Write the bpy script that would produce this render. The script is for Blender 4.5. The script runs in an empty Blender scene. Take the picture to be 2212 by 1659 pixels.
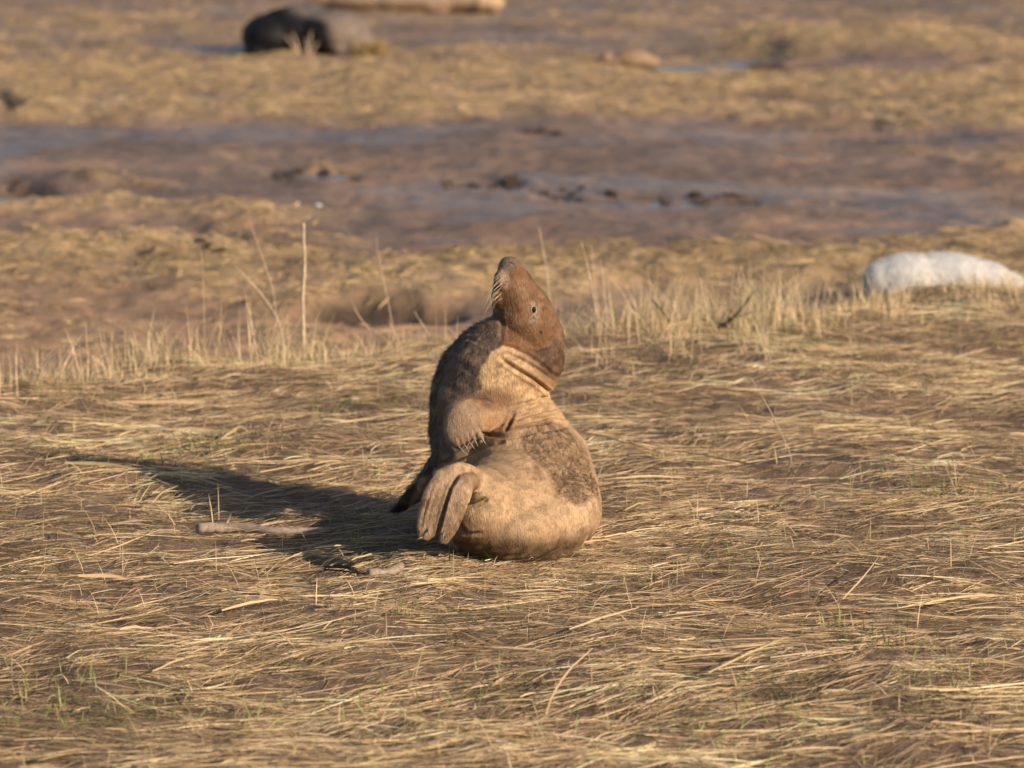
import bpy, math, random
import numpy as np
from mathutils import Vector, Matrix
from mathutils.bvhtree import BVHTree

rs = np.random.RandomState(11)
random.seed(11)
scene = bpy.context.scene
COL = scene.collection

# ------------------------------------------------------------------ camera, sky, sun, exposure
H = 2.67                      # camera height
F = 7800.0                    # focal length in units of the 2212 px wide layout grid
TH = math.atan(1363.0 / F)    # downward pitch
cam_d = bpy.data.cameras.new('camera')
cam = bpy.data.objects.new('camera', cam_d)
COL.objects.link(cam)
cam.location = (0, 0, H)
cam.rotation_euler = (math.pi / 2 - TH, 0, 0)
cam_d.sensor_width = 36.0
cam_d.lens = 36.0 * F / 2212.0
cam_d.clip_start = 0.1
cam_d.clip_end = 3000
cam_d.dof.use_dof = True
cam_d.dof.focus_distance = 11.8
cam_d.dof.aperture_fstop = 3.0
scene.camera = cam

SUN_EL = math.radians(23)
SUN_TO = Vector((0.80, -0.60, 0)).normalized()      # horizontal direction towards the sun
world = bpy.data.worlds.new('World')
scene.world = world
world.use_nodes = True
nt = world.node_tree
bg = nt.nodes['Background']
sky = nt.nodes.new('ShaderNodeTexSky')
sky.sky_type = 'NISHITA'
sky.sun_disc = False
sky.sun_elevation = SUN_EL
sky.sun_rotation = math.atan2(SUN_TO.x, SUN_TO.y)
nt.links.new(sky.outputs[0], bg.inputs[0])
bg.inputs[1].default_value = 0.095
sun_d = bpy.data.lights.new('sun', 'SUN')
sun_d.energy = 5.0
sun_d.angle = math.radians(0.6)
sun_d.color = (1.0, 0.82, 0.61)
sun = bpy.data.objects.new('sun', sun_d)
COL.objects.link(sun)
tosun = Vector((SUN_TO.x * math.cos(SUN_EL), SUN_TO.y * math.cos(SUN_EL), math.sin(SUN_EL)))
sun.rotation_euler = tosun.to_track_quat('Z', 'Y').to_euler()
sun.location = (6, -6, 8)
vs = scene.view_settings
scene.display_settings.display_device = 'sRGB'
vs.view_transform = 'Standard'
vs.look = 'None'
vs.gamma = 1.0
vs.use_curve_mapping = False
vs.exposure = 0.32
scene.cycles.max_bounces = 6
scene.cycles.use_denoising = True

# ------------------------------------------------------------------ helpers
CT, ST = math.cos(TH), math.sin(TH)
RATIO = F


def ray(px, py):
    a, b = (px - 1106.0) / F, (py - 829.5) / F
    return Vector((a, CT - b * ST, -ST - b * CT))


def P(px, py, Y):
    d = ray(px, py)
    return Vector((0, 0, H)) + d * (Y / d.y)


def G(px, py, z=0.0):
    d = ray(px, py)
    return Vector((0, 0, H)) + d * ((z - H) / d.z)


def proj(p):
    p = np.asarray(p)
    x, y, z = p[..., 0], p[..., 1], p[..., 2] - H
    dep = y * CT - z * ST
    upc = y * ST + z * CT
    return 1106.0 + F * x / dep, 829.5 - F * upc / dep


def _hash(ix, iy, s):
    h = (ix.astype(np.int64) * 374761393 + iy.astype(np.int64) * 668265263 + s * 974634777) & 0xFFFFFFFF
    h = ((h ^ (h >> 13)) * 1274126177) & 0xFFFFFFFF
    h = (h ^ (h >> 16)) & 0xFFFFFF
    return h / float(0xFFFFFF)


def vnoise(x, y, s=0):
    x = np.asarray(x, float); y = np.asarray(y, float)
    ix, iy = np.floor(x), np.floor(y)
    fx, fy = x - ix, y - iy
    fx = fx * fx * fx * (fx * (fx * 6 - 15) + 10); fy = fy * fy * fy * (fy * (fy * 6 - 15) + 10)
    a = _hash(ix, iy, s); b = _hash(ix + 1, iy, s); c = _hash(ix, iy + 1, s); d = _hash(ix + 1, iy + 1, s)
    return (a + (b - a) * fx) * (1 - fy) + (c + (d - c) * fx) * fy


def fbm(x, y, s=0, o=4):
    t = 0; a = 0.5; n = 0
    for i in range(o):
        t = t + a * vnoise(x * 2 ** i + 17.3 * i, y * 2 ** i + 9.1 * i, s + i); n += a; a *= 0.5
    return t / n


def sm(a, b, x):
    t = np.clip((np.asarray(x, float) - a) / (b - a), 0, 1)
    return t * t * (3 - 2 * t)


def noise3(p, sc, s=0):
    x, y, z = p[:, 0] * sc, p[:, 1] * sc, p[:, 2] * sc
    return (fbm(x, y + z * .7, s, 3) + fbm(y + 5.2, z - x * .6, s + 7, 3) + fbm(z + 1.7, x + y * .5, s + 13, 3)) / 3


def tag(o, label=None, cat=None, group=None, kind=None):
    if label: o['label'] = label
    if cat: o['category'] = cat
    if group: o['group'] = group
    if kind: o['kind'] = kind
    return o


def empty(name, loc, label=None, cat=None, group=None):
    o = bpy.data.objects.new(name, None)
    COL.objects.link(o)
    o.location = loc
    return tag(o, label, cat, group)


def mesh_np(name, verts, faces, mat, parent=None, origin=None, cols=None, smooth=False, rough=None):
    """verts (N,3) world, faces (M,4) or (M,3) or list; cols per vertex (N,3)"""
    verts = np.asarray(verts, np.float32)
    if origin is None:
        origin = Vector((0, 0, 0)) if parent is None else parent.location
    me = bpy.data.meshes.new(name)
    v = verts - np.array(origin, np.float32)
    if isinstance(faces, np.ndarray):
        k = faces.shape[1]
        me.vertices.add(len(v)); me.vertices.foreach_set('co', v.ravel())
        me.loops.add(faces.size); me.loops.foreach_set('vertex_index', faces.ravel().astype(np.int32))
        me.polygons.add(len(faces))
        me.polygons.foreach_set('loop_start', np.arange(0, faces.size, k, dtype=np.int32))
        me.update(calc_edges=True)
    else:
        me.from_pydata([tuple(map(float, q)) for q in v], [], faces)
    if smooth:
        me.polygons.foreach_set('use_smooth', np.ones(len(me.polygons), bool))
    if cols is not None:
        at = me.color_attributes.new('Col', 'FLOAT_COLOR', 'POINT')
        c = np.ones((len(v), 4), np.float32); c[:, :3] = cols
        if rough is not None: c[:, 3] = rough
        at.data.foreach_set('color', c.ravel())
    me.materials.append(mat)
    me.validate()
    o = bpy.data.objects.new(name, me)
    COL.objects.link(o)
    if parent is not None:
        o.parent = parent
    else:
        o.location = origin
    return o


# ------------------------------------------------------------------ materials
def nodes(name):
    m = bpy.data.materials.new(name)
    m.use_nodes = True
    t = m.node_tree
    return m, t, t.nodes['Principled BSDF'], t.links


def mat_plain(name, col, rough=0.6, spec=0.5, noise=0.0, scale=30, bump=0.0):
    m, t, b, L = nodes(name)
    b.inputs['Roughness'].default_value = rough
    b.inputs['Specular IOR Level'].default_value = spec
    b.inputs['Base Color'].default_value = (*col, 1)
    if noise or bump:
        tc = t.nodes.new('ShaderNodeTexCoord'); n = t.nodes.new('ShaderNodeTexNoise')
        n.inputs['Scale'].default_value = scale; n.inputs['Detail'].default_value = 6
        L.new(tc.outputs['Object'], n.inputs['Vector'])
        r = t.nodes.new('ShaderNodeValToRGB')
        r.color_ramp.elements[0].position = .3; r.color_ramp.elements[1].position = .7
        r.color_ramp.elements[0].color = (*[c * (1 - noise) for c in col], 1)
        r.color_ramp.elements[1].color = (*[min(1, c * (1 + noise)) for c in col], 1)
        L.new(n.outputs[0], r.inputs[0]); L.new(r.outputs[0], b.inputs['Base Color'])
        if bump:
            bm = t.nodes.new('ShaderNodeBump'); bm.inputs['Strength'].default_value = 1
            bm.inputs['Distance'].default_value = bump
            L.new(n.outputs[0], bm.inputs['Height']); L.new(bm.outputs[0], b.inputs['Normal'])
    return m


def mat_vcol(name, rough=0.7, spec=0.3, noise=0.25, scale=60, bump=0.002, translucent=0.0, rough_from_alpha=False, sheen=0.0, stretch=None):
    m, t, b, L = nodes(name)
    a = t.nodes.new('ShaderNodeAttribute'); a.attribute_name = 'Col'
    tc = t.nodes.new('ShaderNodeTexCoord')
    src = tc.outputs['Object']
    if stretch:
        mp = t.nodes.new('ShaderNodeMapping'); mp.inputs['Scale'].default_value = stretch
        L.new(src, mp.inputs['Vector']); src = mp.outputs[0]
    out = a.outputs['Color']
    if noise:
        n = t.nodes.new('ShaderNodeTexNoise'); n.inputs['Scale'].default_value = scale
        n.inputs['Detail'].default_value = 8; n.inputs['Roughness'].default_value = .65
        L.new(src, n.inputs['Vector'])
        mr = t.nodes.new('ShaderNodeMapRange')
        mr.inputs['From Min'].default_value = .3; mr.inputs['From Max'].default_value = .7
        mr.inputs['To Min'].default_value = 1 - noise; mr.inputs['To Max'].default_value = 1 + noise
        L.new(n.outputs[0], mr.inputs['Value'])
        mx = t.nodes.new('ShaderNodeVectorMath'); mx.operation = 'SCALE'
        L.new(out, mx.inputs[0]); L.new(mr.outputs[0], mx.inputs['Scale'])
        out = mx.outputs[0]
        if bump:
            bm = t.nodes.new('ShaderNodeBump'); bm.inputs['Distance'].default_value = bump
            L.new(n.outputs[0], bm.inputs['Height']); L.new(bm.outputs[0], b.inputs['Normal'])
    L.new(out, b.inputs['Base Color'])
    b.inputs['Roughness'].default_value = rough
    b.inputs['Specular IOR Level'].default_value = spec
    if rough_from_alpha:
        L.new(a.outputs['Alpha'], b.inputs['Roughness'])
    if sheen:
        b.inputs['Sheen Weight'].default_value = sheen; b.inputs['Sheen Roughness'].default_value = .5
    if translucent:
        tr = t.nodes.new('ShaderNodeBsdfTranslucent'); ms = t.nodes.new('ShaderNodeMixShader')
        ms.inputs[0].default_value = translucent
        L.new(out, tr.inputs[0]); L.new(b.outputs[0], ms.inputs[1]); L.new(tr.outputs[0], ms.inputs[2])
        L.new(ms.outputs[0], t.nodes['Material Output'].inputs['Surface'])
    return m


M_GROUND = mat_vcol('soil_and_mud', spec=0.5, noise=.3, scale=9, bump=.03, rough_from_alpha=True)
M_STRAW = mat_vcol('dry_straw', rough=.55, spec=.35, noise=0, translucent=.18)
M_COAT = mat_vcol('seal_coat', rough=.55, spec=.28, noise=.28, scale=170, bump=.006, stretch=(1, 1, .35))
M_FUR = mat_vcol('seal_fur', rough=.6, spec=.2, noise=0)
M_PUP = mat_vcol('pup_coat', rough=.9, spec=.1, noise=.1, scale=25, bump=.01, sheen=.3)
M_EYE = mat_plain('wet_black_eye', (.008, .006, .005), .06, .6)
M_CLAW = mat_plain('horn_claw', (.20, .175, .15), .35, .5, .3, 60)
M_WHISK = mat_plain('whisker_hair', (.62, .50, .34), .4)
M_SHADESEAL = mat_vcol('painted_shade_coat', rough=.6, spec=.25, noise=.2, scale=12, bump=.01)
M_NOSTRIL = mat_plain('dark_nostril', (.012, .009, .008), .5)
M_WOOD = mat_plain('weathered_wood', (.27, .21, .165), .85, .2, .35, 45, .004)
M_WOODP = mat_plain('pale_cane', (.50, .38, .28), .7, .3, .3, 30, .003)
M_TWIG = mat_plain('dark_twig', (.045, .032, .026), .8, .2, .3, 30, .002)
M_FEATHER = mat_plain('white_feather', (.6, .6, .6), .6)
M_CLOD = mat_plain('wet_mud_clod', (.085, .058, .044), .45, .5, .4, 14, .02)


def mat_water():
    m, t, b, L = nodes('puddle_water')
    b.inputs['Base Color'].default_value = (.17, .13, .11, 1)
    b.inputs['Roughness'].default_value = .3
    b.inputs['Specular IOR Level'].default_value = .35
    tc = t.nodes.new('ShaderNodeTexCoord'); n = t.nodes.new('ShaderNodeTexNoise')
    n.inputs['Scale'].default_value = 7
    bm = t.nodes.new('ShaderNodeBump'); bm.inputs['Distance'].default_value = .006
    L.new(tc.outputs['Object'], n.inputs['Vector']); L.new(n.outputs[0], bm.inputs['Height']); L.new(bm.outputs[0], b.inputs['Normal'])
    return m


M_WATER = mat_water()

# ------------------------------------------------------------------ terrain
ZL = -0.30      # level of the low muddy ground beyond the bank


def ell(u, v, cu, cv, ru, rv, soft=.35):
    d = np.sqrt(((u - cu) / ru) ** 2 + ((v - cv) / rv) ** 2)
    return 1 - sm(1 - soft, 1 + soft, d)


CR_U = np.array([-900, 0, 300, 600, 850, 1100, 1300, 1700, 1950, 2212, 3200])
CR_V = np.array([850, 838, 805, 775, 757, 742, 722, 690, 655, 640, 600])


def crest_y(x):
    # depth at which the near bank ends, as a function of x
    xs = []; ys = []
    for u, v in zip(CR_U, CR_V):
        g = G(u, v, 0.0); xs.append(g.x); ys.append(g.y)
    return np.interp(x, xs, ys)


PUDDLES = [(1495, 148, 95, 7), (1600, 131, 50, 5), (700, 384, 40, 4), (30, 438, 60, 5), (1250, 442, 90, 3), (1500, 442, 110, 4),
           (1800, 442, 60, 5), (960, 512, 60, 5), (1900, 492, 130, 6), (1700, 332, 50, 4)]


def polydist(u, v, pts):
    """distance from (u,v) to polyline, and parameter 0..1 along it"""
    best = np.full(u.shape, 1e9); par = np.zeros(u.shape)
    n = len(pts) - 1
    for i in range(n):
        ax, ay = pts[i]; bx, by = pts[i + 1]
        dx, dy = bx - ax, by - ay
        t = np.clip(((u - ax) * dx + (v - ay) * dy) / (dx * dx + dy * dy), 0, 1)
        d = np.hypot(u - ax - t * dx, v - ay - t * dy)
        k = d < best
        best = np.where(k, d, best); par = np.where(k, (i + t) / n, par)
    return best, par


CHAN = [([(560, 366), (640, 374), (760, 378)], 6, 1), ([(930, 392), (1000, 402), (1110, 416), (1240, 428), (1400, 432), (1640, 440)], 8, 1), ([(680, 378), (760, 384)], 4, .6),
        ([(1690, 345), (1800, 340)], 5, .5), ([(1870, 270), (2000, 290)], 6, .8), ([(1120, 292), (1200, 296)], 5, .7), ([(0, 405), (110, 415)], 8, .8), ([(2050, 500), (2212, 480)], 5, .5),
        ([(700, 130), (560, 120), (0, 108)], 4, .7), ([(850, 560), (1000, 548)], 4, .5), ([(1000, 30), (1300, 60)], 6, .4), ([(1650, 60), (2212, 50)], 6, .5)]


def maps(x, y):
    """material masks of the low ground laid out in plan"""
    p = np.stack([x, np.maximum(y, 3), np.full_like(x, ZL)], -1)
    u, v = proj(p)
    wu = (fbm(x * 1.1, y * .5, 31) - .5) * 2
    wv = (fbm(x * .8 + 9, y * .45, 37) - .5) * 2
    uu = u + wu * 120
    vv = v + wv * 38 * np.clip((v + 100) / 500, .3, 1.2) + 0
    n = fbm(x * 1.6, y * .9, 51)
    # grass cover: 1 = straw/grass, 0 = mud
    g = sm(275, 245, vv) * .85 * sm(100, 160, vv) + .25 * (vv < 130)
    g = np.maximum(g, sm(515, 545, vv) * sm(650, 615, vv))
    g = np.maximum(g, sm(1150, 1500, uu) * sm(505, 545, vv) * sm(700, 600, vv))
    for (cu, cv, ru, rv, w) in [(250, 385, 150, 14, .55), (300, 460, 420, 24, .7), (640, 365, 110, 10, .5), (1900, 95, 420, 32, .9),
                                (900, 120, 500, 22, .55), (250, 60, 300, 28, .6), (2100, 250, 200, 40, .7), (1300, 60, 300, 22, .3),
                                (100, 120, 300, 35, .6), (2100, 500, 130, 16, .7), (560, 500, 180, 12, .5), (700, 595, 900, 50, .95), (150, 560, 260, 40, .8), (350, 700, 700, 110, .55), (2100, 330, 160, 16, .3)]:
        g = np.maximum(g, w * ell(uu, vv, cu, cv, ru, rv))
    # bare mud spots inside the grass bands
    for (cu, cv, ru, rv, w) in [(400, 215, 150, 10, .8), (1650, 215, 260, 8, .7), (1900, 145, 300, 18, .8), (1100, 190, 200, 8, .5), (1000, 75, 260, 14, .6), (300, 100, 330, 6, .6),
                                (250, 720, 420, 60, .45), (900, 670, 330, 34, .9), (1350, 120, 330, 18, .5), (1150, 225, 260, 6, .5)]:
        g = g * (1 - w * ell(uu, vv, cu, cv, ru, rv))
    gn = fbm(x * 2.3, y * 1.3, 77)
    g = np.clip(g + (gn - .5) * 1.0 * np.clip(g * 3, .25, 1), 0, 1)
    pud = np.zeros_like(x)
    for (cu, cv, ru, rv) in PUDDLES:
        pud = np.maximum(pud, ell(u + wu * 40, v + wv * 4, cu, cv, ru, rv, .6))
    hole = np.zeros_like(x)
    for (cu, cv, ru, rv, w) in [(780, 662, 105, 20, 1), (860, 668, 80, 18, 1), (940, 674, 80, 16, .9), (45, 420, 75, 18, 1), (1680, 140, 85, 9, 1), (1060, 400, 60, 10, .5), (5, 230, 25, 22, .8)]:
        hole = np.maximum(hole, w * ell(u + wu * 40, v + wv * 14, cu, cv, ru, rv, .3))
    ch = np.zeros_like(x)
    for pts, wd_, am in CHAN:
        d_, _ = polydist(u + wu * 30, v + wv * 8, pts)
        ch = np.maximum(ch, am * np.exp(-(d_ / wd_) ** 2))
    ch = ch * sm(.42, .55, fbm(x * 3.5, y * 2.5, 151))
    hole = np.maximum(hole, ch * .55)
    return u, v, g, pud, hole


def terrain(x, y, full=False):
    x = np.asarray(x, float); y = np.asarray(y, float)
    cy = crest_y(x) + (fbm(x * 1.4, x * 0 + 3, 5) - .5) * .5
    t = sm(cy - .25, cy + 1.7, y)                  # 0 on the near bank, 1 on the low ground
    near = (fbm(x * .9, y * 1.1, 1) - .5) * .09 + (fbm(x * 2.6, y * 5.2, 2) - .5) * .085 + (fbm(x * 11, y * 13, 3, 3) - .5) * .030
    rest = np.exp(-(((x - .05) / .5) ** 2 + ((y - 12.0) / .55) ** 2))
    near = near * (1 - .8 * rest)
    near = near + .03 * np.exp(-((y - cy + .3) / .5) ** 2)
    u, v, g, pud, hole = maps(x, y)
    churn = np.abs(fbm(x * 5.2, y * 4.6, 8, 3) - .5) * 2
    low = ZL + (fbm(x * .5, y * .35, 21) - .5) * .10 + g * .075 + (fbm(x * 2.6, y * 2.1, 22) - .5) * .06 - churn * .025 * (1 - g)
    low = low + g * (fbm(x * 7, y * 7, 23, 3) - .5) * .06
    low = low + .14 * ell(u, v, 1850, 104, 260, 26, .6) * (1 - hole) + .03 * ell(u, v, 150, 392, 90, 14, .6) + .02 * ell(u, v, 820, 610, 300, 26, .7)
    flat = np.zeros_like(x)
    for (cu, cv, ru, rv) in PUDDLES:
        flat = np.maximum(flat, ell(u, v, cu, cv, ru * 1.7, rv * 2.6, .5))
    low = low * (1 - flat) + (ZL + .004) * flat
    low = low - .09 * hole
    low = low - .05 * pud
    z = near * (1 - t) + low * t
    far = sm(45, 90, np.hypot(x, y))
    z = z * (1 - far) + ZL * far
    if not full:
        return z
    return z, t, g, pud, hole, u, v


def build_ground():
    Ys = np.concatenate([[-600, -200, -60, -15, 0, 4], np.linspace(7, 19, 330), np.linspace(19.05, 46, 430)[0:], [48, 52, 58, 68, 85, 120, 200, 400, 900, 1600]])
    t = np.linspace(-1, 1, 400)
    o = np.array([1.15, 1.5, 2.3, 4, 8, 20, 60, 200])
    t = np.concatenate([-o[::-1], t, o])
    hw = np.clip(.24 * Ys + .7, 3.0, 12)
    X = hw[:, None] * t[None, :]
    Y = np.repeat(Ys[:, None], len(t), 1)
    x, y = X.ravel(), Y.ravel()
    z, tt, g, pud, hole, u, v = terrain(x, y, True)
    R, C = X.shape
    idx = np.arange(R * C).reshape(R, C)
    f = np.stack([idx[:-1, :-1], idx[:-1, 1:], idx[1:, 1:], idx[1:, :-1]], -1).reshape(-1, 4)
    # colours: damp brown soil under the litter, mud, dry grass mat
    n1 = fbm(x * 1.7, y * 1.5, 61)[:, None]; n2 = fbm(x * 6, y * 5, 62)[:, None]
    soil = np.array([.15, .096, .06]) * (.75 + .6 * n2)
    mudc = np.array([.19, .124, .088]) * (.72 + .56 * n1) * (.75 + .5 * n2)
    grass = np.array([.36, .24, .125]) * (.55 + .9 * n2)
    warm = np.array([.33, .195, .11]) * (.7 + .6 * n2)
    lowc = mudc * (1 - g[:, None]) + grass * g[:, None]
    mid = (sm(.52, .68, fbm(x * 1.9, y * .8, 66)) * (1 - g) * .5)[:, None]
    leftb = sm(590, 640, v) * sm(1150, 900, u)
    mid = np.maximum(mid, (.95 * leftb * (1 - g))[:, None])
    lowc = lowc * (1 - mid) + warm * mid
    streak = fbm(x * .35 + 4, y * 1.5, 141)[:, None]
    lowc = lowc * (.62 + .76 * streak)
    wet = np.clip(pud * .5 + hole, 0, 1)[:, None]  # shade of the bank hollows painted dark, together with puddle and channel wetness
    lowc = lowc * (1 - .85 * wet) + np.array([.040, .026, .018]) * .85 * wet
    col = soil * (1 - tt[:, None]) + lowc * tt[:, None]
    smooth_mud = (1 - g) * tt * (1 - leftb)
    wetn = sm(.40, .62, fbm(x * .7 + 3, y * .45, 68))
    rough = .9 - smooth_mud * (.25 + .30 * wetn ** 2) - .2 * pud * tt
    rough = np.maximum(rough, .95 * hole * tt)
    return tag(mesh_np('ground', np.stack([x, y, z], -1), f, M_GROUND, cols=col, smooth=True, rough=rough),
               'saltmarsh ground of trampled straw bank and wet brown mud flats', kind='structure')


build_ground()

# water: flat sheets a little below the mud, showing where the mud dips under them
water_n = 0
for (cu, cv, ru, rv) in PUDDLES:
    c = G(cu, cv, ZL - .012)
    a = (G(cu + ru * 1.35, cv, ZL - .012) - c).x
    b = abs(G(cu, cv - rv * 1.9, ZL - .012).y - c.y)
    ring = [(c.x + a * math.cos(k * math.pi / 16), c.y + b * math.sin(k * math.pi / 16), ZL - .012 - .0007 * water_n) for k in range(32)]
    tag(mesh_np('puddle_water', ring, [list(range(32))], M_WATER, origin=c), 'shallow blue-grey puddle lying in the mud flat', kind='structure')
    water_n += 1


# ------------------------------------------------------------------ strand builder
def strands(name, pts, width, side, cols, mat, parent=None, taper=(.5, 1, .15)):
    """pts (N,K,3), width (N,), side (N,3) unit, cols (N,3)"""
    N, K, _ = pts.shape
    tp = np.interp(np.linspace(0, 1, K), np.linspace(0, 1, len(taper)), taper)
    off = side[:, None, :] * (width[:, None] * .5 * tp[None, :])[:, :, None]
    v = np.stack([pts - off, pts + off], 2).reshape(-1, 3)
    base = (np.arange(N) * K * 2)[:, None]
    k = np.arange(K - 1)[None, :]
    a = base + k * 2
    f = np.stack([a, a + 1, a + 3, a + 2], -1).reshape(-1, 4)
    c = np.repeat(cols, K * 2, 0)
    return mesh_np(name, v, f, mat, parent, cols=c)


def norm(a):
    return a / np.maximum(np.linalg.norm(a, axis=-1, keepdims=True), 1e-9)


STRAW_C = np.array([[.66, .46, .28], [.54, .37, .22], [.72, .54, .36], [.42, .26, .14], [.30, .185, .10], [.60, .42, .25], [.42, .35, .17], [.56, .43, .31], [.17, .105, .065], [.50, .33, .18]])


def flow(x, y):
    return (fbm(x * .7, y * .9, 91) - .5) * 1.5 + (fbm(x * 2.6, y * 3.0, 92) - .5) * .9 + .06


def litter(n_b, per, yr, hwf, len_r, w_r, lift, name, label, spread=.035, ang_sd=.28, K=4, seed=0, pal=None, keep=None, bright=(.75, 1.2), curv=.5, tiltv=.035, straight=.8):
    """matted straw: bundles of strands that share direction, lying on the terrain"""
    r = np.random.RandomState(seed)
    y0, y1 = yr
    by = y0 + (y1 - y0) * r.rand(n_b)
    bx = (r.rand(n_b) * 2 - 1) * (hwf[0] * by + hwf[1])
    if keep is not None:
        k = keep(bx, by, r); bx, by = bx[k], by[k]; n_b = len(bx)
    ba = flow(bx, by) + r.randn(n_b) * ang_sd
    odd = r.rand(n_b) < .10
    ba[odd] += r.randn(odd.sum()) * .9
    bl = len_r[0] + (len_r[1] - len_r[0]) * r.rand(n_b) ** 1.7
    bh = lift * r.rand(n_b) ** 1.6
    bc = r.rand(n_b)
    bcv = r.randn(n_b) * curv
    pal = STRAW_C if pal is None else pal
    tone = fbm(bx * 2.4, by * 3.2, 93)
    # strands
    i = np.repeat(np.arange(n_b), per); n = len(i)
    ox = r.randn(n) * bl[i] * .25; oy = r.randn(n) * spread
    a = ba[i] + r.randn(n) * .16
    L = bl[i] * (.35 + .65 * r.rand(n))
    ca, sa = np.cos(ba[i]), np.sin(ba[i])
    cx = bx[i] + ox * ca - oy * sa; cyy = by[i] + ox * sa + oy * ca
    s = np.linspace(-.5, .5, K)[None, :]
    cur = (bcv[i] + r.randn(n) * curv * .7)
    ang = a[:, None] + cur[:, None] * s
    x = cx[:, None] + L[:, None] * s * np.cos(ang); y = cyy[:, None] + L[:, None] * s * np.sin(ang)
    z = terrain(x.ravel(), y.ravel()).reshape(x.shape)
    if straight:
        zl = z[:, :1] * (.5 - s) + z[:, -1:] * (.5 + s)
        z = zl * straight + z * (1 - straight)
    arch = (1 - (2 * s) ** 2)
    tilt = r.randn(n) * tiltv
    up = bh[i] * (.4 + .6 * r.rand(n)) + .003
    z = z + up[:, None] * (.85 + .15 * arch) + (tilt * L * 2)[:, None] * s
    pts = np.stack([x, y, z], -1)
    d = norm(pts[:, -1] - pts[:, 0])
    perp = norm(np.stack([-d[:, 1], d[:, 0], 0 * d[:, 0]], -1))
    nrm = np.cross(d, perp)
    roll = r.rand(n) * math.pi
    side = perp * np.cos(roll)[:, None] + nrm * np.sin(roll)[:, None]
    w = w_r[0] + (w_r[1] - w_r[0]) * r.rand(n) ** 2
    ci = np.clip((bc[i] * .55 + r.rand(n) * .55) * len(pal), 0, len(pal) - 1).astype(int)
    ci2 = r.randint(0, len(pal), n)
    c = pal[ci] * .6 + pal[ci2] * .4
    c = c * (bright[0] + (bright[1] - bright[0]) * r.rand(n))[:, None]
    c = c * np.clip(.34 + 1.5 * tone[i], .55, 1.5)[:, None]
    o = strands(name, pts, w, side, np.clip(c, 0, .8), M_STRAW)
    return tag(o, label, kind='stuff')


def near_keep(x, y, r):
    c = crest_y(x)
    return (y < c + .35) & (r.rand(len(x)) < .80 + .6 * (fbm(x * 2.0, y * 2.6, 95) - .45) * 2)


litter(24000, 6, (8.5, 18.3), (.185, .35), (.04, .25), (.0012, .0034), .034, 'dry_straw',
       'matted layer of dry golden straw covering the near bank', spread=.024, ang_sd=.38, seed=1, keep=near_keep, curv=.10, bright=(.40, 1.4), tiltv=.02)
litter(5200, 4, (8.5, 17.8), (.185, .35), (.12, .50), (.0022, .0058), .038, 'coarse_straw',
       'longer flattened golden reed stems lying over the straw', spread=.024, ang_sd=.30, seed=2, keep=near_keep, curv=.09, tiltv=.012,
       pal=np.array([[.78, .56, .34], [.70, .49, .28], [.80, .61, .40], [.50, .39, .19], [.58, .40, .23], [.40, .27, .15]]), bright=(.7, 1.2))
litter(8000, 9, (8.5, 18.3), (.185, .35), (.025, .10), (.001, .0034), .028, 'straw_debris',
       'short dark broken bits of straw and soil crumbs between the stems', spread=.05, ang_sd=1.0, K=3, seed=3, keep=near_keep, curv=.2,
       pal=np.array([[.20, .12, .07], [.10, .065, .042], [.40, .27, .16], [.17, .16, .07], [.58, .43, .27], [.06, .04, .026], [.62, .45, .28]]))
litter(5200, 3, (8.5, 18.0), (.185, .35), (.05, .20), (.001, .0024), .06, 'loose_straw',
       'loose wiry straws sticking out of the mat at all angles', spread=.04, ang_sd=1.0, K=3, seed=9, keep=near_keep, curv=.35, tiltv=.13, bright=(.7, 1.25))


DARKS = [(2080, 1075, .16), (1230, 1250, .10), (1860, 1400, .10), (470, 975, .14), (130, 1010, .12), (860, 1590, .16), (2000, 1560, .18), (300, 1130, .10), (1500, 1180, .08), (1700, 1500, .12), (620, 1430, .10),
         (1420, 800, .16), (1880, 830, .25), (1750, 770, .25), (230, 1560, .18), (1120, 1480, .08), (980, 1400, .07), (1950, 1250, .10), (1300, 1530, .12), (60, 1240, .10), (560, 1230, .08), (800, 870, .15)]


def dark_keep(x, y, r):
    k = np.zeros(len(x))
    for (uu, vv, sp) in DARKS:
        g = G(uu, vv, 0)
        k = np.maximum(k, np.exp(-(((x - g.x) / sp) ** 2 + ((y - g.y) / (sp * 1.5)) ** 2)))
    return (r.rand(len(x)) < k) & (y < crest_y(x))


litter(26000, 7, (8.5, 18.0), (.185, .35), (.03, .14), (.0012, .003), .065, 'rotted_grass',
       'small dull olive and dark brown tufts of rotted grass in the straw', spread=.03, ang_sd=1.2, seed=21, keep=dark_keep, curv=.8, tiltv=.10, K=3,
       pal=np.array([[.12, .10, .04], [.09, .06, .035], [.16, .16, .055], [.22, .20, .09], [.30, .22, .12], [.07, .05, .03]]), bright=(.7, 1.3))


def base_keep(x, y, r):
    d = np.hypot((x - .04) / .30, (y - 11.92) / .28)
    return (d > .95) & (d < 1.3) & (y < 12.1)


litter(2600, 7, (11.3, 12.2), (0, .5), (.05, .22), (.0014, .0036), .035, 'pressed_straw',
       'straw squashed up round the underside of the reared seal', spread=.03, ang_sd=.5, seed=12, keep=base_keep, curv=.3, tiltv=.05, bright=(.6, 1.2))


def low_keep(x, y, r):
    z, t, g, pud, hole, u, v = terrain(x, y, True)
    return (t > .55) & (pud < .2) & (hole < .3) & (r.rand(len(x)) < g * 1.3 - .10)


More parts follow.
